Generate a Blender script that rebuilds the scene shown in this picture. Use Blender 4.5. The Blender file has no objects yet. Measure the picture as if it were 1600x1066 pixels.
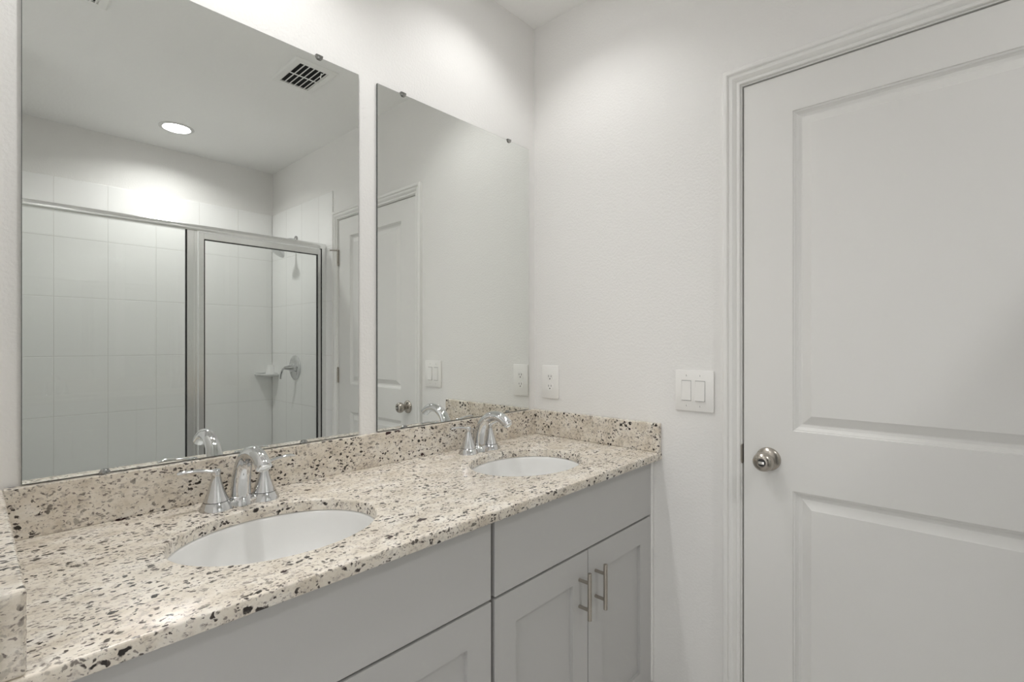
import bpy, bmesh, math, random
from mathutils import Vector, Matrix

scn = bpy.context.scene
COL = scn.collection
PI = math.pi
H = 2.565                      # ceiling height

# ------------------------------------------------------------------ camera
cam_d = bpy.data.cameras.new('camera')
cam_d.sensor_width = 36.0
cam_d.lens = 780.54 / 1600 * 36.0
cam_d.shift_y = 3.16 / 1600
cam_d.clip_start = 0.02
cam = bpy.data.objects.new('camera', cam_d)
cam.location = (-1.572, -1.3154, 1.2796)
cam.rotation_euler = (PI / 2, 0, -math.radians(90 - 42.5078))
COL.objects.link(cam)
scn.camera = cam

# ------------------------------------------------------------------ world, exposure
w = bpy.data.worlds.new('world'); scn.world = w; w.use_nodes = True
w.node_tree.nodes['Background'].inputs[0].default_value = (1, 1, 1, 1)
w.node_tree.nodes['Background'].inputs[1].default_value = 1.2       # white fill added to brighten the room, let in by an added wall opening
scn.view_settings.view_transform = 'Standard'
scn.view_settings.look = 'None'
scn.view_settings.gamma = 1.0
scn.view_settings.use_curve_mapping = False
scn.view_settings.exposure = 0.0
scn.cycles.use_denoising = True
scn.cycles.max_bounces = 16
scn.cycles.diffuse_bounces = 10
scn.cycles.glossy_bounces = 8
scn.cycles.transparent_max_bounces = 16
scn.cycles.sample_clamp_indirect = 0.0
scn.cycles.caustics_reflective = True
scn.cycles.use_guiding = True
scn.cycles.surface_guiding_probability = 0.7
LAMP = 14.0                     # radiance of the recessed lamps
SHOWER_W, NEAR_W, FAR_W, FILL_W = 6.6, 4.1, 2.35, 4.6   # watts of the recessed lamps; the last lamp is added fill
LAMP_COLOR = (1.0, 0.992, 0.985, 1)


# ------------------------------------------------------------------ materials
class NT:
    def __init__(s, name):
        s.m = bpy.data.materials.new(name); s.m.use_nodes = True
        s.t = s.m.node_tree; s.t.nodes.clear()
        s.out = s.n('ShaderNodeOutputMaterial')

    def n(s, kind, **kw):
        nd = s.t.nodes.new(kind)
        for k, v in kw.items():
            if k.startswith('i_'):
                key = k[2:]
                key = int(key) if key.isdigit() else key.replace('_', ' ')
                nd.inputs[key].default_value = v
            else:
                setattr(nd, k, v)
        return nd

    def l(s, a, b):
        s.t.links.new(a, b)

    def bsdf(s, **kw):
        b = s.n('ShaderNodeBsdfPrincipled')
        for k, v in kw.items():
            b.inputs[k.replace('_', ' ')].default_value = v
        s.l(b.outputs[0], s.out.inputs[0])
        return b

    def ramp(s, fac, stops, interp='LINEAR'):
        r = s.n('ShaderNodeValToRGB'); r.color_ramp.interpolation = interp
        el = r.color_ramp.elements
        while len(el) < len(stops): el.new(0.5)
        for e, (p, c) in zip(el, stops):
            e.position = p
            e.color = c if len(c) == 4 else (*c, 1)
        s.l(fac, r.inputs[0])
        return r.outputs[0]

    def mix(s, fac, a, b):
        x = s.n('ShaderNodeMix', data_type='RGBA')
        if isinstance(fac, (int, float)): x.inputs[0].default_value = fac
        else: s.l(fac, x.inputs[0])
        for v, i in ((a, 6), (b, 7)):
            if isinstance(v, tuple): x.inputs[i].default_value = v if len(v) == 4 else (*v, 1)
            else: s.l(v, x.inputs[i])
        return x.outputs[2]

    def math(s, op, a, b=None, clamp=False):
        x = s.n('ShaderNodeMath', operation=op, use_clamp=clamp)
        for v, i in ((a, 0), (b, 1)):
            if v is None: continue
            if isinstance(v, (int, float)): x.inputs[i].default_value = v
            else: s.l(v, x.inputs[i])
        return x.outputs[0]


def simple(name, col, rough=0.5, metal=0.0, **kw):
    t = NT(name)
    t.bsdf(Base_Color=(*col, 1), Roughness=rough, Metallic=metal, **kw)
    return t.m


def textured_wall(name, col, rough, scale, strength, dist=0.002):
    t = NT(name)
    b = t.bsdf(Base_Color=(*col, 1), Roughness=rough)
    tc = t.n('ShaderNodeTexCoord')
    nz = t.n('ShaderNodeTexNoise', i_Scale=scale, i_Detail=3.0, i_Roughness=0.5)
    t.l(tc.outputs['Object'], nz.inputs['Vector'])
    h = t.ramp(nz.outputs[0], [(0.38, (0, 0, 0)), (0.62, (1, 1, 1))])
    bp = t.n('ShaderNodeBump', i_Strength=strength, i_Distance=dist)
    t.l(h, bp.inputs['Height']); t.l(bp.outputs[0], b.inputs['Normal'])
    return t.m


def granite_mat():
    t = NT('granite')
    b = t.bsdf(Roughness=0.22)
    b.inputs['Specular IOR Level'].default_value = 0.5
    tc = t.n('ShaderNodeTexCoord')
    # slight warp of the coordinates, so the grains are irregular
    wn = t.n('ShaderNodeTexNoise', i_Scale=80.0, i_Detail=3.0)
    t.l(tc.outputs['Object'], wn.inputs['Vector'])
    sub = t.n('ShaderNodeVectorMath', operation='SUBTRACT'); t.l(wn.outputs['Color'], sub.inputs[0]); sub.inputs[1].default_value = (0.5, 0.5, 0.5)
    sc = t.n('ShaderNodeVectorMath', operation='SCALE'); t.l(sub.outputs[0], sc.inputs[0]); sc.inputs['Scale'].default_value = 0.017
    ad = t.n('ShaderNodeVectorMath', operation='ADD'); t.l(tc.outputs['Object'], ad.inputs[0]); t.l(sc.outputs[0], ad.inputs[1])
    mp = t.n('ShaderNodeMapping'); mp.inputs['Scale'].default_value = (0.62, 1, 1); t.l(ad.outputs[0], mp.inputs['Vector'])
    V = mp.outputs[0]
    # cream ground with soft lighter and pinkish clouds
    n1 = t.n('ShaderNodeTexNoise', i_Scale=22.0, i_Detail=6.0, i_Roughness=0.7); t.l(V, n1.inputs['Vector'])
    base = t.ramp(n1.outputs[0], [(0.3, (0.57, 0.50, 0.405)), (0.5, (0.735, 0.675, 0.585)), (0.68, (0.83, 0.79, 0.725))])
    n2 = t.n('ShaderNodeTexNoise', i_Scale=110.0, i_Detail=4.0, i_Roughness=0.6); t.l(V, n2.inputs['Vector'])
    f2 = t.ramp(n2.outputs[0], [(0.55, (0, 0, 0)), (0.66, (0.6, 0.6, 0.6))])
    c = t.mix(f2, base, (0.36, 0.31, 0.28))
    n2b = t.n('ShaderNodeTexNoise', i_Scale=210.0, i_Detail=3.0, i_Roughness=0.6); t.l(V, n2b.inputs['Vector'])
    f2b = t.ramp(n2b.outputs[0], [(0.60, (0, 0, 0)), (0.68, (0.75, 0.75, 0.75))])
    c = t.mix(f2b, c, (0.17, 0.14, 0.125))

    def specks(scale, gate, rad, soft, col, c, cluster=None, amount=1.0):
        v = t.n('ShaderNodeTexVoronoi', i_Scale=scale, i_Randomness=1.0); t.l(V, v.inputs['Vector'])
        se = t.n('ShaderNodeSeparateColor'); t.l(v.outputs['Color'], se.inputs[0])
        g = t.math('GREATER_THAN', se.outputs[0], gate)
        r = t.math('MULTIPLY', se.outputs[1], rad)
        r = t.math('ADD', r, rad * 0.35)
        d = t.math('SUBTRACT', r, v.outputs['Distance'])
        d = t.math('MULTIPLY', d, soft, True)
        f = t.math('MULTIPLY', d, g)
        if cluster is not None:
            f = t.math('MULTIPLY', f, cluster)
        if amount != 1.0: f = t.math('MULTIPLY', f, amount)
        return t.mix(f, c, col)
    cl = t.n('ShaderNodeTexNoise', i_Scale=11.0, i_Detail=3.0); t.l(V, cl.inputs['Vector'])
    clm = t.ramp(cl.outputs[0], [(0.36, (0.25, 0.25, 0.25)), (0.52, (1, 1, 1))])
    c = specks(210.0, 0.62, 0.40, 6.0, (0.16, 0.13, 0.12), c, None, 0.8)
    c = specks(155.0, 0.52, 0.44, 7.0, (0.055, 0.043, 0.037), c, clm)
    c = specks(92.0, 0.68, 0.38, 9.0, (0.026, 0.020, 0.017), c, clm)
    c = specks(50.0, 0.925, 0.28, 12.0, (0.032, 0.010, 0.010), c)
    t.l(c, b.inputs['Base Color'])
    return t.m


def tile_mat(name, axis):
    t = NT(name)
    b = t.bsdf(Roughness=0.09)
    tc = t.n('ShaderNodeTexCoord'); se = t.n('ShaderNodeSeparateXYZ'); t.l(tc.outputs['Object'], se.inputs[0])

    def line(src, off, step, wd):
        a = t.math('ADD', src, off)
        a = t.math('DIVIDE', a, step)
        a = t.math('FRACT', a)
        a = t.math('SUBTRACT', a, 0.5)
        a = t.math('ABSOLUTE', a)                 # 0.5 at a joint
        a = t.math('SUBTRACT', 0.5, a)
        a = t.math('MULTIPLY', a, step)           # distance to the joint in metres
        return a
    u = se.outputs[0] if axis == 'x' else se.outputs[1]
    du = line(u, 100 * 0.247 + (0.0 if axis == 'x' else 2.6), 0.247, 0)
    dv = line(se.outputs[2], 100 * 0.3485 - 2.246, 0.3485, 0)
    d = t.math('MINIMUM', du, dv)
    k = t.math('DIVIDE', d, 0.0028, True)
    c = t.mix(k, (0.74, 0.73, 0.71), (0.88, 0.88, 0.87))
    t.l(c, b.inputs['Base Color'])
    h = t.math('DIVIDE', d, 0.004, True)
    bp = t.n('ShaderNodeBump', i_Strength=0.5, i_Distance=0.0015)
    t.l(h, bp.inputs['Height']); t.l(bp.outputs[0], b.inputs['Normal'])
    return t.m


def glass_mat(name, tint):
    t = NT(name)
    tr = t.n('ShaderNodeBsdfTransparent'); tr.inputs[0].default_value = (*tint, 1)
    gl = t.n('ShaderNodeBsdfGlossy'); gl.inputs['Roughness'].default_value = 0.0
    fr = t.n('ShaderNodeFresnel'); fr.inputs[0].default_value = 1.45
    mx = t.n('ShaderNodeMixShader')
    t.l(fr.outputs[0], mx.inputs[0]); t.l(tr.outputs[0], mx.inputs[1]); t.l(gl.outputs[0], mx.inputs[2])
    t.l(mx.outputs[0], t.out.inputs[0])
    return t.m


def emit_mat(name, strength):
    t = NT(name)
    e = t.n('ShaderNodeEmission'); e.inputs[0].default_value = LAMP_COLOR; e.inputs[1].default_value = strength
    t.l(e.outputs[0], t.out.inputs[0])
    return t.m


def floor_mat():
    t = NT('floor_tile')
    b = t.bsdf(Roughness=0.35)
    tc = t.n('ShaderNodeTexCoord')
    br = t.n('ShaderNodeTexBrick', offset=0.5, i_Scale=1.0)
    br.inputs['Color1'].default_value = (0.74, 0.725, 0.70, 1); br.inputs['Color2'].default_value = (0.77, 0.755, 0.73, 1)
    br.inputs['Mortar'].default_value = (0.60, 0.58, 0.56, 1)
    br.inputs['Mortar Size'].default_value = 0.003; br.inputs['Brick Width'].default_value = 0.6; br.inputs['Row Height'].default_value = 0.3
    t.l(tc.outputs['Object'], br.inputs['Vector']); t.l(br.outputs['Color'], b.inputs['Base Color'])
    return t.m


M = dict(
    wall=textured_wall('painted_wall', (0.80, 0.792, 0.776), 0.75, 130.0, 0.16),
    ceiling=textured_wall('ceiling_paint', (0.88, 0.878, 0.866), 0.85, 60.0, 0.25),
    trim=simple('trim_paint', (0.80, 0.795, 0.775), 0.34),
    door=simple('door_paint', (0.76, 0.755, 0.735), 0.42),
    baffle=simple('satin_white_baffle', (0.70, 0.70, 0.69), 0.45),
    plate=simple('white_plastic', (0.84, 0.83, 0.81), 0.3),
    gap=simple('grey_gap', (0.20, 0.20, 0.19), 0.6),
    clip=simple('clip_dark_reflection', (0.36, 0.36, 0.35), 0.12, 1.0),  # chrome clips toned down: their dark reflection is put into the colour
    slot=simple('dark_slot', (0.03, 0.03, 0.03), 0.6),
    cabinet=simple('grey_cabinet_paint', (0.50, 0.495, 0.485), 0.42),
    cab_in=simple('cabinet_frame', (0.16, 0.155, 0.15), 0.6),
    granite=granite_mat(),
    porcelain=simple('porcelain', (0.80, 0.80, 0.79), 0.08),
    chrome=simple('chrome', (0.70, 0.705, 0.71), 0.045, 1.0),
    alu=simple('bright_aluminium', (0.86, 0.865, 0.86), 0.22, 1.0),
    nickel=simple('satin_nickel', (0.46, 0.425, 0.38), 0.27, 1.0),
    nickel_l=simple('polished_nickel', (0.8, 0.79, 0.76), 0.15, 1.0),
    mirror=simple('mirror_silver', (0.835, 0.852, 0.832), 0.0, 1.0),
    edge=simple('mirror_edge', (0.035, 0.045, 0.04), 0.25),
    gasket=simple('black_gasket', (0.02, 0.02, 0.02), 0.5),
    tile_x=tile_mat('shower_tile', 'x'), tile_y=tile_mat('shower_tile_side', 'y'),
    glass=glass_mat('clear_glass', (0.975, 0.982, 0.977)),
    lens=emit_mat('lamp_lens', LAMP),
    floor=floor_mat(),
    vent=simple('vent_paint', (0.84, 0.84, 0.82), 0.4),
    vent_in=simple('duct_dark', (0.012, 0.012, 0.012), 0.8),
)


# ------------------------------------------------------------------ mesh helpers
def box(bm, x0, x1, y0, y1, z0, z1, bev=0.0, seg=2, mi=0):
    b2 = bmesh.new()
    vs = [b2.verts.new((x, y, z)) for x in (x0, x1) for y in (y0, y1) for z in (z0, z1)]
    for f in ((0, 1, 3, 2), (4, 6, 7, 5), (0, 4, 5, 1), (2, 3, 7, 6), (0, 2, 6, 4), (1, 5, 7, 3)):
        b2.faces.new([vs[i] for i in f])
    bmesh.ops.recalc_face_normals(b2, faces=b2.faces)
    if bev: bmesh.ops.bevel(b2, geom=b2.edges[:], offset=bev, segments=seg, profile=0.5, affect='EDGES')
    for f in b2.faces: f.material_index = mi
    merge(bm, b2)


def merge(bm, b2):
    me = bpy.data.meshes.new('tmp'); b2.to_mesh(me); b2.free()
    bm.from_mesh(me); bpy.data.meshes.remove(me)


def bridge(bm, loops, close=True, cap0=False, cap1=False):
    vl = [[bm.verts.new(p) for p in lp] for lp in loops]
    n = len(loops[0])
    for a, b in zip(vl, vl[1:]):
        for i in range(n if close else n - 1):
            j = (i + 1) % n
            bm.faces.new((a[i], a[j], b[j], b[i]))
    if cap0: bm.faces.new(vl[0][::-1])
    if cap1: bm.faces.new(vl[-1])
    return vl


def lathe(bm, prof, origin, axis='z', n=40, cap=True):
    """prof: (radius, height) along axis; axis is z, -x, -y or a vector"""
    ax = Vector({'z': (0, 0, 1), '-x': (-1, 0, 0), '-y': (0, -1, 0), '-z': (0, 0, -1)}[axis] if isinstance(axis, str) else axis).normalized()
    u = ax.orthogonal().normalized(); v = ax.cross(u)
    o = Vector(origin)
    loops = [[o + ax * h + (u * math.cos(2 * PI * i / n) + v * math.sin(2 * PI * i / n)) * max(r, 1e-5) for i in range(n)] for r, h in prof]
    bridge(bm, loops, cap0=cap, cap1=cap)


def tube(bm, pts, radii, n=20, flat=1.0, up=None):
    """swept tube with a radius at each point; flat squashes the section along its local normal"""
    pts = [Vector(p) for p in pts]
    if not isinstance(radii, (list, tuple)): radii = [radii] * len(pts)
    flats = flat if isinstance(flat, (list, tuple)) else [flat] * len(pts)
    loops = []; prev = Vector(up) if up else None
    for i, p in enumerate(pts):
        t = (pts[min(i + 1, len(pts) - 1)] - pts[max(i - 1, 0)]).normalized()
        if prev is None: prev = t.orthogonal()
        a = (prev - t * prev.dot(t)).normalized(); b = t.cross(a); prev = a
        loops.append([p + a * math.cos(2 * PI * k / n) * radii[i] * flats[i] + b * math.sin(2 * PI * k / n) * radii[i] for k in range(n)])
    bridge(bm, loops, cap0=True, cap1=True)


def smooth_path(ctrl, n=6):
    """Catmull-Rom through control tuples"""
    c = [ctrl[0]] + list(ctrl) + [ctrl[-1]]
    out = []
    for i in range(1, len(c) - 2):
        for k in range(n):
            t = k / n
            out.append(tuple(0.5 * ((2 * b) + (-a + c_) * t + (2 * a - 5 * b + 4 * c_ - d) * t * t + (-a + 3 * b - 3 * c_ + d) * t ** 3)
                             for a, b, c_, d in zip(c[i - 1], c[i], c[i + 1], c[i + 2])))
    out.append(tuple(ctrl[-1]))
    return out


def obj(name, bm, mats, parent=None, smooth=None, label=None):
    bmesh.ops.recalc_face_normals(bm, faces=bm.faces)
    me = bpy.data.meshes.new(name); bm.to_mesh(me); bm.free()
    for m in (mats if isinstance(mats, (list, tuple)) else [mats]):
        me.materials.append(M[m] if isinstance(m, str) else m)
    o = bpy.data.objects.new(name, me); COL.objects.link(o)
    if smooth is not None:
        me.shade_smooth()
        if smooth < 179: me.set_sharp_from_angle(angle=math.radians(smooth))
    if parent:
        o.parent = parent
        o.matrix_parent_inverse = Matrix.Translation(-parent.location) if parent.type == 'EMPTY' else Matrix()
    if label: o['label'] = label
    return o


def thing(name, label, cat, loc=(0, 0, 0), group=None):
    o = bpy.data.objects.new(name, None); COL.objects.link(o)
    o.empty_display_size = 0.05
    o.location = loc; tag(o, label, cat, group)
    return o


def tag(o, label, cat, group=None):
    o['label'] = label; o['category'] = cat
    if group: o['group'] = group
    return o


def struct(name, bm, m, smooth=None):
    o = obj(name, bm, m, None, smooth); o['kind'] = 'structure'
    return o


def dup(root, delta, label=None):
    """copy of a thing with copies of its parts and sub-parts, moved by delta"""
    r = root.copy(); COL.objects.link(r); r.location = Vector(root.location) + Vector(delta)
    if label: r['label'] = label
    for ch in list(root.children):
        c = ch.copy(); COL.objects.link(c); c.parent = r
        for g in list(ch.children):
            d = g.copy(); COL.objects.link(d); d.parent = c
    return r


def panel_face(bm, us, vs, panels, prof, P, mi=0):
    """flat face over breakpoints us x vs; the cells in panels get nested loops after prof [(inset, depth)]; P(u,v,d) maps to space"""
    for i in range(len(us) - 1):
        for j in range(len(vs) - 1):
            u0, u1, v0, v1 = us[i], us[i + 1], vs[j], vs[j + 1]
            if (i, j) not in panels:
                bm.faces.new([bm.verts.new(P(u, v, 0)) for u, v in ((u0, v0), (u1, v0), (u1, v1), (u0, v1))])
            else:
                loops = [[P(u0 + o, v0 + o, d), P(u1 - o, v0 + o, d), P(u1 - o, v1 - o, d), P(u0 + o, v1 - o, d)] for o, d in prof]
                bridge(bm, loops, cap1=True)


B = bmesh.new

# ------------------------------------------------------------------ the room shell
XL = -2.45; YF = -1.677; YB = -2.60
b = B(); box(b, XL - .1, .1, -2.75, .1, -.1, 0); struct('floor', b, 'floor')
LAMPS = dict(shower=(-.7255, -2.192, .070), near=(-1.17, -.335, .070), far=(-.42, -.335, .070), added_fill=(-2.0, -.95, .076))   # x, y, aperture radius; the last lamp is unseen, added fill
b = B()
cr = [(XL - .1, -2.75), (.1, -2.75), (.1, .1), (XL - .1, .1)]
circ = {k: [(x + (r + .004) * math.cos(2 * PI * i / 48), y + (r + .004) * math.sin(2 * PI * i / 48)) for i in range(48)] for k, (x, y, r) in LAMPS.items()}
for z in (H, H + .1):
    es = []
    for lp in [cr] + list(circ.values()):
        vv = [b.verts.new((p[0], p[1], z)) for p in lp]
        es += [b.edges.new((vv[i], vv[(i + 1) % len(vv)])) for i in range(len(vv))]
    bmesh.ops.triangle_fill(b, use_beauty=True, edges=es)
for lp in [cr] + list(circ.values()): bridge(b, [[(p[0], p[1], z) for p in lp] for z in (H, H + .1)])
bmesh.ops.remove_doubles(b, verts=b.verts, dist=1e-6)
struct('ceiling', b, 'ceiling')
b = B(); box(b, XL - .1, .1, 0, .1, 0, H); struct('wall_back', b, 'wall')
DL, DR, DT = -.8163, -1.607, 2.0445            # door leaf edges and top
OL, OR, OT = -.795, -1.628, 2.066             # rough opening in the wall
b = B()
box(b, 0, .1, OL, 0, 0, H); box(b, 0, .1, YB - .1, OR, 0, H); box(b, 0, .1, OR, OL, OT, H)
struct('wall_right', b, 'wall')
b = B(); box(b, -1.66, -1.557, -.566, 0, 0, H, .006); struct('wall_left', b, 'wall')
b = B(); box(b, XL - .1, XL, -.60, 0, 0, H); box(b, XL - .1, XL, -1.78, -1.62, 0, H); box(b, XL - .1, XL, -1.62, -.60, 2.06, H); struct('wall_fill_opening', b, 'wall')  # unseen wall; its opening is added to let the white world in as fill
b = B(); box(b, XL, -1.53, -1.78, YF, 0, H); box(b, -1.63, -1.53, YB, -1.78, 0, H); struct('wall_front', b, 'wall')
b = B(); box(b, -1.63, 0, YB - .11, YB - .008, 0, H); struct('wall_shower', b, 'wall')
# tiled surround of the shower
b = B(); box(b, -1.522, -.008, YB - .008, YB, .05, 2.246, .0025); struct('wall_shower_tile', b, 'tile_x')
b = B(); box(b, -.008, 0, YB, -1.677, .05, 2.246, .003); struct('wall_right_tile', b, 'tile_y')
b = B(); box(b, -1.53, -1.522, YB, -1.677, .05, 2.246, .003); struct('wall_left_tile', b, 'tile_y')

# baseboards
b = B(); box(b, -.014, 0, -.758, -.54, 0, .09, .003); struct('baseboard_right', b, 'trim')
b = B(); box(b, XL, -1.53, YF, YF + .014, 0, .09, .003); struct('baseboard_front', b, 'trim')
b = B(); box(b, XL, -1.66, -.014, 0, 0, .09, .003); struct('baseboard_back', b, 'trim')

# ------------------------------------------------------------------ door, jamb and casing
CAS = [(0, 0), (0, .0080), (.002, .0100), (.0080, .0095), (.0095, .0080), (.0115, .0095), (.0150, .0140), (.0200, .0172), (.0262, .0180), (.0272, .0150), (.0300, .0138), (.0318, .0150),
       (.0335, .0190), (.0365, .0205), (.0440, .0200), (.048, .0170), (.048, 0)]
yl, yr, zt = -.808, -1.6148, 2.0528
loops = []
for (py, pz, sy, sz) in ((yl, 0, 1, 0), (yl, zt, 1, 1), (yr, zt, -1, 1), (yr, 0, -1, 0)):
    loops.append([(-t, py + sy * a, pz + sz * a) for a, t in CAS])
b = B(); bridge(b, loops, cap0=True, cap1=True)
jamb_y0, jamb_y1, jamb_z = -.8120, -1.6108, 2.0490
box(b, 0, .1, jamb_y0, OL, 0, OT); box(b, 0, .1, OR, jamb_y1, 0, OT); box(b, 0, .1, jamb_y1, jamb_y0, jamb_z, OT)
box(b, .038, .05, jamb_y0 - .011, jamb_y0, 0, jamb_z); box(b, .038, .05, jamb_y1, jamb_y1 + .011, 0, jamb_z); box(b, .038, .05, jamb_y1, jamb_y0, jamb_z - .011, jamb_z)
trim = struct('trim_1', b, 'trim', 25)
trim['label'] = 'white moulded casing around the two-panel door'
b = B()                                        # half-round lip of the strike plate
lp = []
for k in range(13):
    a = -PI / 2 + PI * k / 12
    lp.append((.0052 * math.cos(a), .029 * math.sin(a)))
bridge(b, [[(x, jamb_y0 + .0005 + u, .948 + v) for u, v in lp] for x in (-.0026, .002)], cap0=True, cap1=True)
box(b, -.0015, .03, jamb_y0 - .0012, jamb_y0 - .0002, .92, .976)
obj('strike_plate', b, 'nickel', trim, 30, 'satin nickel strike plate')

b = B()
PR = [(0, 0), (.0015, .0030), (.0055, .0044), (.0075, .0075), (.0125, .0118), (.0185, .0135), (.0215, .0135), (.0230, .0125), (.0430, .0030), (.0455, .0016)]
yp0, yp1 = -1.476, -.947
us = [DR, yp0, yp1, DL]; vs = [.008, .245, .862, 1.031, 1.935, DT]
panel_face(b, us, vs, {(1, 1), (1, 3)}, PR, lambda u, v, d: (.001 + d, u, v))
bridge(b, [[(.001, DR, .008), (.001, DL, .008), (.001, DL, DT), (.001, DR, DT)], [(.036, DR, .008), (.036, DL, .008), (.036, DL, DT), (.036, DR, DT)]], cap1=True)
bmesh.ops.remove_doubles(b, verts=b.verts, dist=1e-5)
door = struct('door_1', b, 'door')
door['label'] = 'white two-panel door with a round knob'
ky, kz = -.884, .943
b = B()
lathe(b, [(.0335, 0), (.0335, .004), (.030, .0085), (.022, .012), (.0135, .0155), (.0125, .026), (.0145, .031), (.0215, .036), (.0262, .043), (.0275, .050), (.0262, .057),
          (.0222, .0635), (.016, .067), (.0125, .068), (.0118, .0672), (.0118, .066), (0, .066)], (.001, ky, kz), '-x', 48, cap=False)
kn = obj('door_knob', b, 'nickel', door, 40, 'round satin nickel knob')
b = B(); lathe(b, [(.0105, .0655), (.0105, .0668), (.0095, .0674), (0, .0674)], (.001, ky, kz), '-x', 24, cap=False); obj('knob_ring', b, 'slot', kn, 40)
b = B(); box(b, -.0700, -.0655, ky - .0082, ky + .0082, kz - .0042, kz + .0042, .0012); obj('lock_button', b, 'nickel_l', kn, 40, 'shiny oblong lock button')
for i, z in enumerate((1.808, 1.078, .335)):
    b = B(); box(b, -.0005, .0006, DR - .0022, DR + .001, z - .0445, z + .0445)
    n_k = 5
    for k in range(n_k):
        z0 = z - .0445 + .089 * k / n_k
        lathe(b, [(.0062, z0 + .0004), (.0062, z0 + .089 / n_k - .0004)], (-.0062, DR - .0012, 0), 'z', 16)
    lathe(b, [(.0045, z + .0445), (.006, z + .0475), (.003, z + .051), (0, z + .052)], (-.0062, DR - .0012, 0), 'z', 16)
    h = obj('hinge', b, 'nickel', door, 35, 'satin nickel butt hinge')
    if i == 0:                                # hinge-pin door stop
        b = B(); tube(b, [(-.0062, DR - .0012, z + .050), (-.030, DR - .020, z + .050), (-.044, DR - .034, z + .050)], .0038, 12)
        lathe(b, [(.0075, -.003), (.0075, .004)], (-.0062, DR - .0012, z + .050), 'z', 16)
        obj('hinge_pin_stop', b, 'nickel', h, 40)
        b = B(); lathe(b, [(.0075, 0), (.008, .008), (.006, .011)], (-.042, DR - .032, z + .050), Vector((-.7, -.7, 0)), 16); obj('stop_bumper', b, 'plate', h, 40, 'white rubber bumper')

# ------------------------------------------------------------------ vanity cabinets
CY = -.523                                     # front plane of doors


def shaker_door(x0, x1, z0, z1, parent, st=.071, rl=.076):
    b = B(); t = .019
    panel_face(b, [x0, x0 + st, x1 - st, x1], [z0, z0 + rl, z1 - rl, z1], {(1, 1)}, [(0, 0), (.0004, .0100)], lambda u, v, d: (u, CY + d, v))
    r = .0012
    bridge(b, [[(x0, CY, z0), (x1, CY, z0), (x1, CY, z1), (x0, CY, z1)], [(x0, CY + t, z0), (x1, CY + t, z0), (x1, CY + t, z1), (x0, CY + t, z1)]], cap1=True)
    bmesh.ops.remove_doubles(b, verts=b.verts, dist=1e-5)
    return obj('cabinet_door', b, 'cabinet', parent)


def bar_handle(x, z0, z1, parent):
    b = B(); lathe(b, [(.0045, z0), (.006, z0 + .0012), (.006, z1 - .0012), (.0045, z1)], (x, CY - .034, 0), 'z', 20)
    h = obj('handle', b, 'nickel', parent, 40, 'satin nickel bar handle')
    for z in (z0 + .028, z1 - .028):
        b = B(); tube(b, [(x, CY + .0003, z), (x, CY - .034, z)], .0047, 14); obj('handle_post', b, 'nickel', h, 40)


def cabinet(x0, x1, f0, f1, label):
    xc = (x0 + x1) / 2
    t = thing('vanity_cabinet', label, 'cabinet', (xc, CY / 2, 0), 'vanity base cabinets')
    b = B()
    y0 = CY + .0205                            # open-topped case: sides, bottom, back, face frame, toe kick
    box(b, x0, x0 + .016, y0, -.001, .105, .888); box(b, x1 - .016, x1, y0, -.001, .105, .888)
    box(b, x0 + .016, x1 - .016, y0, -.001, .105, .121); box(b, x0 + .016, x1 - .016, -.009, -.001, .121, .888)
    box(b, x0 + .016, x0 + .040, y0, y0 + .019, .121, .888); box(b, x1 - .040, x1 - .016, y0, y0 + .019, .121, .888)
    box(b, x0 + .040, x1 - .040, y0, y0 + .019, .85, .888); box(b, x0 + .040, x1 - .040, y0, y0 + .019, .675, .725)
    box(b, x0 + .040, x1 - .040, y0, y0 + .019, .121, .140); box(b, x0, x1, CY + .095, CY + .111, 0, .105)
    obj('cabinet_body', b, 'cab_in', t)
    b = B(); box(b, f0, f1, CY, CY + .019, .7035, .8845, .001); obj('drawer_front', b, 'cabinet', t, None, 'flat false drawer front without a handle')
    m = (f0 + f1) / 2; g = .0017
    d1 = shaker_door(f0, m - g, .125, .6975, t); d2 = shaker_door(m + g, f1, .125, .6975, t)
    bar_handle(m - .0425, .527, .656, d1); bar_handle(m + .0375, .526, .655, d2)
    return t


c1 = cabinet(-1.5555, -.7705, -1.5245, -.7775, 'grey shaker vanity cabinet under the nearer sink, left of the dark gap')
c2 = cabinet(-.7705, -.0012, -.7645, -.0175, 'grey shaker vanity cabinet with two bar handles, against the wall with the door')
b = B(); box(b, -.0165, -.0012, CY - .004, CY + .02, .14, .888, .003); obj('scribe_strip', b, 'trim', c2, None, 'white scribe moulding against the wall')

b = B(); box(b, -1.5555, -1.5275, CY + .002, CY + .02, .105, .888, .001); obj('filler_strip', b, 'cabinet', c1)

# ------------------------------------------------------------------ countertop with two oval cut-outs
CF, CT, CB = -.5545, .9144, .8893
S1, S2 = (-1.149, -.304), (-.402, -.304)
SA, SB = .193, .154


def ellipse(c, a, b_, z, n=72):
    return [(c[0] + a * math.cos(2 * PI * i / n), c[1] + b_ * math.sin(2 * PI * i / n), z) for i in range(n)]


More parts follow.
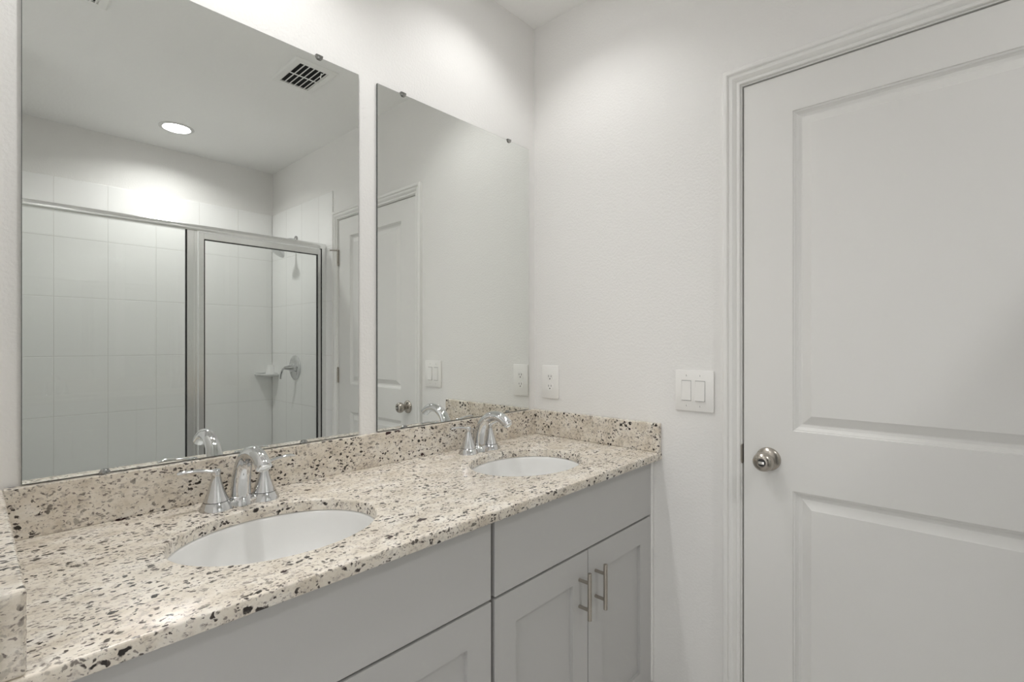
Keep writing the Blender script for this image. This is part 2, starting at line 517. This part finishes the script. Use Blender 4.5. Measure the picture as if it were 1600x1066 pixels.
def countertop():
    b = B(); r = .004; x0, x1, y1 = -1.557, -.0005, -.0005
    prof = [(r * (1 - math.sin(a)), r * (1 - math.cos(a))) for a in (PI / 2 * k / 4 for k in range(5))][::-1]   # (inset, drop)
    prof = [(r - r * math.sin(PI / 2 * k / 4), r - r * math.cos(PI / 2 * k / 4)) for k in range(5)]

    def outer(ins, z): return [(x0, CF + ins, z), (x1, CF + ins, z), (x1, y1, z), (x0, y1, z)]
    # side strips
    bridge(b, [outer(i, CT - d) for i, d in prof] + [outer(0, CB + .002), outer(.002, CB)])
    for s in (S1, S2):
        bridge(b, [ellipse(s, SA + i, SB + i, CT - d) for i, d in prof] + [ellipse(s, SA, SB, CB)])
    for z, ins in ((CT, r), (CB, .002)):
        es = []
        hin = r if z == CT else 0
        for lp in (outer(ins, z), ellipse(S1, SA + hin, SB + hin, z), ellipse(S2, SA + hin, SB + hin, z)):
            vv = [b.verts.new(p) for p in lp]
            es += [b.edges.new((vv[i], vv[(i + 1) % len(vv)])) for i in range(len(vv))]
        bmesh.ops.triangle_fill(b, use_beauty=True, use_dissolve=False, edges=es)
    bmesh.ops.remove_doubles(b, verts=b.verts, dist=1e-6)
    return b


top = tag(obj('countertop', countertop(), 'granite', None, 50), 'speckled cream granite countertop with two oval sink cut-outs and low splashes', 'countertop')
ST = 1.0112
b = B(); box(b, -1.5275, -.0205, -.020, -.0005, CT + .0002, ST, .0015); obj('back_splash', b, 'granite', top)
b = B(); box(b, -.0205, -.0005, CF + .001, -.0005, CT + .0002, ST, .0025); obj('side_splash', b, 'granite', top)
b = B(); box(b, -1.557, -1.5275, CF + .001, -.0005, CT + .0002, ST, .005, 3); obj('side_splash', b, 'granite', top)

# ------------------------------------------------------------------ sinks
def sink(c, label):
    t = thing('sink', label, 'sink', (c[0], c[1], CB - .16), 'undermount sinks')
    z0 = CB - .0006
    pr = [(.022, 0), (.004, 0), (.0015, -.001), (-.001, -.006), (-.003, -.02), (-.008, -.05), (-.018, -.085), (-.034, -.112), (-.058, -.131), (-.088, -.142), (-.118, -.147)]
    lo = [ellipse(c, SA + o, SB + o, z0 + d) for o, d in pr]
    lo.append(ellipse(c, .0225, .0225, z0 - .149))
    out = [ellipse(c, SA + o + .008, SB + o + .008, z0 + d - .008) for o, d in pr[4:]] + [ellipse(c, .03, .03, z0 - .157)]
    b = B()
    bridge(b, lo)
    bridge(b, [lo[0], ellipse(c, SA + .022, SB + .022, z0 - .009), ellipse(c, SA + .006, SB + .006, z0 - .012)] + out + [lo[-1]])
    bmesh.ops.remove_doubles(b, verts=b.verts, dist=1e-6)
    obj('basin', b, 'porcelain', t, 60)
    b = B(); lathe(b, [(.0222, -.004), (.0222, .001), (.019, .0015), (.016, -.001), (.014, -.001), (.013, .003), (0, .005)], (c[0], c[1], z0 - .1485), 'z', 32, cap=False)
    obj('drain', b, 'chrome', t, 40, 'chrome pop-up drain')
    return t


s1 = sink(S1, 'white oval undermount sink nearer the camera, under the larger mirror view')
s1['label'] = 'white oval undermount sink in the nearer half of the countertop'
s2 = sink(S2, 'white oval undermount sink in the far half, toward the wall with the outlet')

# ------------------------------------------------------------------ faucets
def faucet(cx, label):
    y = -.090
    t = thing('faucet', label, 'faucet', (cx, y, CT), 'chrome sink faucets')
    z = CT + .0003
    # base: two flared feet joined by a bridge
    b = B()
    for s in (-1, 1):
        lathe(b, [(.0335, 0), (.0330, .002), (.0262, .0155), (.0255, .0168), (.024, .0168)], (cx + s * .0508, y, z), 'z', 40)
    lp = []
    for xx, hw, hh in ((-.046, .020, .0150), (-.030, .0185, .0125), (-.020, .022, .0135), (0, .0255, .0150), (.020, .022, .0135), (.030, .0185, .0125), (.046, .020, .0150)):
        lp.append([(cx + xx, y - hw, z), (cx + xx, y - hw * .93, z + hh * .8), (cx + xx, y - hw * .8, z + hh), (cx + xx, y + hw * .8, z + hh), (cx + xx, y + hw * .93, z + hh * .8), (cx + xx, y + hw, z)])
    bridge(b, lp, cap0=True, cap1=True)
    lathe(b, [(.0272, 0), (.0265, .004), (.0232, .0175), (.021, .0195)], (cx, y, z), 'z', 40)
    obj('faucet_base', b, 'chrome', t, 35)
    # spout
    ctrl = [(0, -.090, .012, .0215), (0, -.090, .030, .0208), (0, -.0925, .052, .0200), (0, -.099, .076, .0188), (0, -.1135, .1005, .0175), (0, -.137, .1185, .0165),
            (0, -.166, .1255, .0160), (0, -.194, .1215, .0158), (0, -.2165, .1085, .0158), (0, -.2225, .1035, .0156)]
    pa = smooth_path(ctrl, 5)
    b = B()
    tube(b, [(cx, p[1], CT + p[2]) for p in pa], [p[3] for p in pa], 28, 1.0, (0, -1, 0))
    sp = obj('spout', b, 'chrome', t, 50)
    d = Vector((0, pa[-1][1] - pa[-4][1], pa[-1][2] - pa[-4][2])).normalized()
    b = B(); o = Vector((cx, pa[-1][1], CT + pa[-1][2]))
    lathe(b, [(.0125, -.001), (.0125, .0035), (.0112, .004), (.0105, .001), (0, .001)], o, d, 28, cap=False)
    obj('aerator', b, 'alu', sp, 40)
    # lift rod behind the spout
    b = B(); tube(b, [(cx, y + .031, z + .006), (cx, y + .031, z + .060)], .0024, 10); lathe(b, [(.0024, .058), (.0052, .064), (.0052, .071), (0, .074)], (cx, y + .031, z), 'z', 16)
    obj('lift_rod', b, 'chrome', t, 40)
    for s in (-1, 1):
        hx = cx + s * .0508
        b = B()
        lathe(b, [(.0252, .0180), (.0248, .0195), (.0205, .030), (.0158, .044), (.0120, .057), (.0097, .068), (.0088, .074), (.0096, .0785), (.0098, .0830), (.0075, .0868), (0, .0880)],
              (hx, y, z), 'z', 36, cap=False)
        hd = obj('faucet_handle', b, 'chrome', t, 40)
        b = B(); lathe(b, [(.0243, .0160), (.0243, .0185)], (hx, y, z), 'z', 36); obj('handle_seam', b, 'gasket', hd)
        lv = smooth_path([(0, .0805, .0074), (.014, .0845, .0068), (.032, .0880, .0064), (.050, .0895, .0066), (.064, .0890, .0068), (.073, .0872, .0050)], 4)
        b = B(); tube(b, [(hx + s * p[0], y + .06 * p[0], z + p[1]) for p in lv], [p[2] for p in lv], 18, [.8] + [.55] * (len(lv) - 1), (0, 0, 1))
        obj('lever', b, 'chrome', hd, 60)
    return t


f1 = faucet(-1.150, 'two-handle chrome arc faucet behind the nearer sink')
f2 = faucet(-.398, 'two-handle chrome arc faucet behind the far sink beside the outlet wall')

# ------------------------------------------------------------------ mirrors
def mirror(x0, x1, z0, z1, tops, bots, label):
    t = thing('mirror', label, 'mirror', ((x0 + x1) / 2, -.003, z0), 'frameless wall mirrors')
    b = B(); box(b, x0, x1, -.0065, -.0008, z0, z1, .0006, 1)
    b.faces.ensure_lookup_table()
    for f in b.faces: f.material_index = 0 if (f.normal.y < -.9 and f.calc_area() > .1) else 1
    o = obj('mirror_glass', b, ['mirror', 'edge'], t)
    for x, z, s in [(x, z1, 1) for x in tops] + [(x, z0, -1) for x in bots]:
        b = B()
        w_ = .0095
        lp = []
        for yy, e in ((-.0066, 0), (-.0092, 0), (-.0108, .002)):
            hw = w_ - e; h_in = .0085 - e; h_out = .0045 if s > 0 else .0022
            pts = [(x + hw * math.cos(a), z - s * (h_in * abs(math.sin(a)) ** .8)) for a in (PI * k / 14 for k in range(15))]
            pts = [(x + hw, z + s * h_out)] + pts + [(x - hw, z + s * h_out)]
            lp.append([(px, yy, pz) for px, pz in pts])
        bridge(b, lp, cap0=True, cap1=True)
        ya, yb = -.0105, -.0003
        za, zb = sorted((z + s * .0006, z + s * h_out))
        box(b, x - w_, x + w_, ya, yb, za, zb)
        obj('mirror_clip', b, 'clip', t, 40, 'small chrome mirror clip')
    return t


mirror(-1.503, -.803, 1.0135, 2.0598, (-1.383, -.923), (-1.381, -.965), 'larger-looking frameless mirror above the nearer sink, reflecting the shower')['label'] = \
    'frameless mirror above the nearer sink, reflecting the shower enclosure'
mirror(-.7413, -.0423, 1.0135, 2.0590, (-.649, -.162), (-.644, -.17), 'frameless mirror above the far sink, reflecting the door and outlet')

# ------------------------------------------------------------------ outlet and switch on the right wall
def outlet():
    y0, y1, z0, z1 = -.1261, -.0438, 1.0595, 1.1904
    yc = (y0 + y1) / 2; zc = (z0 + z1) / 2
    t = thing('outlet', 'white duplex outlet above the splash, near the far mirror', 'outlet', (0, yc, z0))
    b = B(); box(b, -.0062, -.0002, y0, y1, z0, z1, .0022, 2); obj('wall_plate', b, 'plate', t, 30)
    for dz in (.0192, -.0192):
        b = B(); z = zc + dz
        lp = []
        for k in range(32):
            a = 2 * PI * k / 32
            lp.append((yc + .0172 * math.cos(a), z + max(-.0142, min(.0142, .0172 * math.sin(a)))))
        bridge(b, [[(x, p[0], p[1]) for p in lp] for x in (-.005, -.0074)], cap0=True, cap1=True)
        r = obj('receptacle', b, 'plate', t)
        for k, (dy, hw, hh, zz) in enumerate(((.0064, .0011, .0040, .0038), (-.0064, .0011, .0034, .0038))):
            b = B(); box(b, -.00755, -.0070, yc + dy - hw, yc + dy + hw, z + zz - hh, z + zz + hh); obj('slot', b, 'slot', r)
        b = B(); lathe(b, [(.0026, 0), (.0026, .0006)], (-.0070, yc, z - .0068), '-x', 14); obj('ground_hole', b, 'slot', r)
    b = B(); lathe(b, [(.003, 0), (.0026, .001), (0, .0012)], (-.0060, yc, zc), '-x', 14, cap=False); obj('screw', b, 'plate', t)


def switch():
    y0, y1, z0, z1 = -.7294, -.605, 1.0614, 1.1928
    zc = (z0 + z1) / 2
    t = thing('light_switch', 'white two-gang rocker light switch beside the door casing', 'switch', (0, (y0 + y1) / 2, z0))
    b = B(); box(b, -.0066, -.0002, y0, y1, z0, z1, .0025, 2); obj('wall_plate', b, 'plate', t, 30)
    for yc, tl in ((-.6425, .0006), (-.6870, .0034)):
        b = B(); box(b, -.0072, -.0064, yc - .0178, yc + .0178, zc - .0345, zc + .0345, .0002, 1); box(b, -.00735, -.0071, yc - .0158, yc + .0158, zc - .0325, zc + .0325, 0, 1, 1)
        fr = obj('switch_frame', b, ['plate', 'gap'], t)
        b = B(); hw, hh = .0150, .0310
        prof = [(-.0070, hh), (-.0080 - tl * .15, hh), (-.0082 - tl * .45, 0), (-.0082 - tl, -hh), (-.0070, -hh)]
        bridge(b, [[(x, yy, zc + z) for x, z in prof] for yy in (yc - hw, yc + hw)], cap0=True, cap1=True)
        obj('rocker', b, 'plate', t)
        for dz in (.0485, -.0485):
            b = B(); lathe(b, [(.0030, 0), (.0027, .0010), (.0008, .0012)], (-.0064, yc, zc + dz), '-x', 14)
            box(b, -.0079, -.0075, yc - .0004, yc + .0004, zc + dz - .0026, zc + dz + .0026, 0, 1, 1)
            obj('screw', b, ['plate', 'slot'], t)


outlet(); switch()

# ------------------------------------------------------------------ recessed lights
def recessed(key, label, watts, depth, rl, spread=140):
    x, y, r = LAMPS[key]
    t = thing('recessed_light', label, 'ceiling light', (x, y, H), 'recessed ceiling lights')
    b = B(); lathe(b, [(r + .020, .0003), (r + .020, .002), (r + .013, .0050), (r + .002, .0050), (r, .003), (r, -.004), (rl + .002, -depth), (rl + .002, -depth - .012), (0, -depth - .014)], (x, y, H), '-z', 48, cap=False)
    obj('trim_ring', b, 'baffle', t, 40)
    b = B(); lathe(b, [(rl, -depth + .0002), (rl, -depth + .001), (0, -depth + .002)], (x, y, H), '-z', 48, cap=False); obj('lens', b, 'lens', t, 40, 'glowing round lens')
    ld = bpy.data.lights.new('lamp_glow', 'AREA'); ld.shape = 'DISK'; ld.size = rl * 1.96; ld.energy = watts
    ld.color = LAMP_COLOR[:3]; ld.spread = math.radians(spread)
    lo = bpy.data.objects.new('lamp_glow', ld); COL.objects.link(lo); lo.parent = t; lo.location = (0, 0, depth - .004)
    return t


recessed('shower', 'round recessed light glowing in the ceiling above the shower', SHOWER_W, .014, .066, 147)
recessed('near', 'round recessed light in the ceiling above the nearer sink', NEAR_W, .050, .030)
recessed('far', 'round recessed light in the ceiling above the far sink', FAR_W, .050, .030)
recessed('added_fill', 'round recessed fill light, added out of view in the ceiling, away from the sinks', FILL_W, .050, .064)  # unseen lamp added to lift the shower and cabinet fronts

# ------------------------------------------------------------------ ceiling registers (seen in the mirror)
def register(x0, x1, y0, y1, label):
    t = thing('ceiling_vent', label, 'vent', ((x0 + x1) / 2, (y0 + y1) / 2, H), 'ceiling vents')
    f = .032; zt_, zb = H - .0003, H - .009
    b = B()
    ri = [[(x0, y0, zt_), (x1, y0, zt_), (x1, y1, zt_), (x0, y1, zt_)], [(x0, y0, zt_ - .002), (x1, y0, zt_ - .002), (x1, y1, zt_ - .002), (x0, y1, zt_ - .002)]]
    g = .008
    ri.append([(x0 + g, y0 + g, zb), (x1 - g, y0 + g, zb), (x1 - g, y1 - g, zb), (x0 + g, y1 - g, zb)])
    ri.append([(x0 + f, y0 + f, zb), (x1 - f, y0 + f, zb), (x1 - f, y1 - f, zb), (x0 + f, y1 - f, zb)])
    ri.append([(x0 + f, y0 + f, H - .001), (x1 - f, y0 + f, H - .001), (x1 - f, y1 - f, H - .001), (x0 + f, y1 - f, H - .001)])
    bridge(b, ri)
    obj('vent_frame', b, 'vent', t)
    b = B(); box(b, x0 + f, x1 - f, y0 + f, y1 - f, H - .0022, H - .0004); obj('duct_opening', b, 'vent_in', t)
    yc = (y0 + y1) / 2
    n = 6
    for k in range(n + 1):
        xx = x0 + f + (x1 - x0 - 2 * f) * k / n
        b = B()
        lp = [(xx - .0022, H - .0085), (xx + .0018, H - .0090), (xx + .0085, H - .0026), (xx + .0060, H - .0024)]
        if k == n: lp = [(px - .0085, pz) for px, pz in lp]
        bridge(b, [[(px, yy, pz) for px, pz in lp] for yy in (y0 + f, y1 - f)], cap0=True, cap1=True)
        obj('slat', b, 'vent', t)
    b = B(); box(b, x0 + f, x1 - f, yc - .004, yc + .004, H - .0095, H - .0075); obj('centre_bar', b, 'vent', t)
    b = B(); tube(b, [(x1 - f - .028, y1 - f - .018, H - .006), (x1 - f - .030, y1 - f - .022, H - .020), (x1 - f - .028, y1 - f - .027, H - .026)], .0028, 10); obj('damper_lever', b, 'vent', t, 40)
    return t


register(-.580, -.375, -1.200, -.917, 'white louvred ceiling vent, reflected near the top right of the nearer mirror')
register(-1.411, -1.206, -1.151, -.868, 'white louvred ceiling vent, reflected at the top left edge of the nearer mirror')

# ------------------------------------------------------------------ shower
b = B(); box(b, -1.522, -.008, YB, -1.82, 0, .05, .01); struct('floor_shower_pan', b, 'porcelain')
b = B(); box(b, -1.522, -.008, -1.82, -1.70, 0, .11, .012); struct('trim_shower_curb', b, 'porcelain')
SY = -1.7723
enc = thing('shower_enclosure', 'chrome framed glass shower enclosure with fixed pane and hinged door', 'shower enclosure', (-.76, SY, .11))
xl, xr = -1.521, -.0085
b = B()
hp = [(-.016, -.017), (-.0185, -.010), (-.0185, .002), (-.014, .012), (-.006, .0172), (.006, .0172), (.014, .012), (.0185, .002), (.0185, -.010), (.016, -.017)]
bridge(b, [[(x, SY + a, 1.9005 + c) for a, c in hp] for x in (xl, xr)], cap0=True, cap1=True)
obj('header_rail', b, 'alu', enc, 40, 'rounded chrome header rail')
b = B(); box(b, xl, xr, SY - .018, SY + .018, .1103, .132, .003); obj('bottom_rail', b, 'alu', enc)
b = B(); box(b, -.036, xr, SY - .014, SY + .016, .132, 1.8835, .002); obj('wall_jamb', b, 'alu', enc)
b = B(); box(b, xl, xl + .028, SY - .014, SY + .016, .132, 1.8835, .002); obj('wall_jamb', b, 'alu', enc)
b = B(); box(b, -.783, -.750, SY - .014, SY + .015, .132, 1.8835, .002); box(b, -.7500, -.733, SY - .012, SY + .010, .132, 1.8835, .002)
obj('centre_post', b, 'alu', enc)
b = B(); box(b, xl + .026, -.781, SY - .003, SY + .003, .130, 1.886); fx = obj('fixed_pane', b, 'glass', enc, None, 'large clear fixed glass pane')
b = B(); box(b, -.7875, -.783, SY - .006, SY + .0062, .132, 1.8835); obj('gasket', b, 'gasket', fx)
dx0, dx1, dz0, dz1 = -.729, -.041, .14, 1.879
b = B(); s_ = .027; d_ = (SY - .011, SY + .013)
box(b, dx0, dx0 + s_, *d_, dz0, dz1, .002); box(b, dx1 - .020, dx1, *d_, dz0, dz1, .002)
box(b, dx0 + s_, dx1 - .020, *d_, dz1 - .036, dz1, .002); box(b, dx0 + s_, dx1 - .020, *d_, dz0, dz0 + .036, .002)
dr = obj('shower_door', b, 'alu', enc, None, 'chrome framed hinged glass door')
b = B(); g = .0035; a0, a1, e0, e1 = dx0 + s_, dx1 - .020, dz0 + .036, dz1 - .036
box(b, a0, a0 + g, SY - .004, SY + .0135, e0, e1); box(b, a1 - g, a1, SY - .004, SY + .0135, e0, e1); box(b, a0, a1, SY - .004, SY + .0135, e1 - g, e1); box(b, a0, a1, SY - .004, SY + .0135, e0, e0 + g)
obj('door_gasket', b, 'gasket', dr)
b = B(); box(b, a0 + .001, a1 - .001, SY - .003, SY + .003, e0 + .001, e1 - .001); obj('door_glass', b, 'glass', dr)
b = B(); box(b, -.0408, -.0362, SY - .006, SY + .0145, .132, 1.8835); obj('hinge_gasket', b, 'gasket', enc)

# valve
vy, vz = -2.202, 1.107
t = thing('shower_valve', 'round chrome shower valve with a lever on the tiled wall', 'shower valve', (-.008, vy, vz))
b = B(); lathe(b, [(.086, .0003), (.086, .004), (.080, .009), (.055, .0135), (.032, .016), (.026, .020), (.024, .030)], (-.008, vy, vz), '-x', 48); obj('escutcheon', b, 'chrome', t, 40)
b = B(); lathe(b, [(.0235, .028), (.021, .040), (.014, .060), (.0125, .074), (.010, .080), (0, .082)], (-.008, vy, vz), '-x', 32, cap=False)
lv = smooth_path([(-.078, vy, vz, .008), (-.088, vy - .016, vz - .010, .0075), (-.092, vy - .034, vz - .040, .007), (-.094, vy - .040, vz - .078, .0065)], 5)
tube(b, [p[:3] for p in lv], [p[3] for p in lv], 14, .7); obj('lever', b, 'chrome', t, 50)

# shower head
hy = -2.192
t = thing('shower_fitting', 'chrome shower head on a bent arm high on the tiled wall', 'shower head', (-.008, hy, 2.004))
b = B(); lathe(b, [(.030, .0003), (.029, .004), (.018, .009), (.011, .012)], (-.008, hy, 2.004), '-x', 32)
obj('flange', b, 'chrome', t, 40)
b = B(); pa = smooth_path([(-.008, hy, 2.004), (-.045, hy, 2.004), (-.078, hy, 1.990), (-.103, hy, 1.948)], 5); tube(b, pa, .0085, 16); obj('shower_arm', b, 'chrome', t, 50)
b = B(); lathe(b, [(.009, 0), (.014, .006), (.014, .016), (.022, .026), (.042, .044), (.050, .056), (.050, .064), (.044, .066)], (-.098, hy, 1.950), Vector((-.60, 0, -.80)), 36); obj('spray_head', b, 'chrome', t, 40)

# corner shelf
b = B()
lo = []
for r, z in ((.095, 1.030), (.125, 1.040), (.128, 1.048), (.124, 1.054), (.108, 1.052), (.100, 1.047)):
    lo.append([(-.0081, YB + .0001, z)] + [(-.0081 - r * math.sin(PI / 2 * k / 14), YB + .0001 + r * math.cos(PI / 2 * k / 14), z) for k in range(15)])
bridge(b, lo, cap0=True, cap1=True)
sh = tag(obj('corner_shelf', b, 'porcelain', None, 50), 'white ceramic corner soap shelf beside the shower valve', 'shelf')
b = B()
lp = []
for r in (.012, .006):
    lp.append([(-.0081, YB + .0001, 1.05 if r > .01 else 1.115)] + [(-.0081 - (.05 if r > .01 else .035) * math.sin(PI / 2 * k / 10), YB + .0001 + (.05 if r > .01 else .035) * math.cos(PI / 2 * k / 10), 1.05 if r > .01 else 1.115) for k in range(11)])
bridge(b, lp, cap0=True, cap1=True); obj('shelf_back', b, 'porcelain', sh, 50)
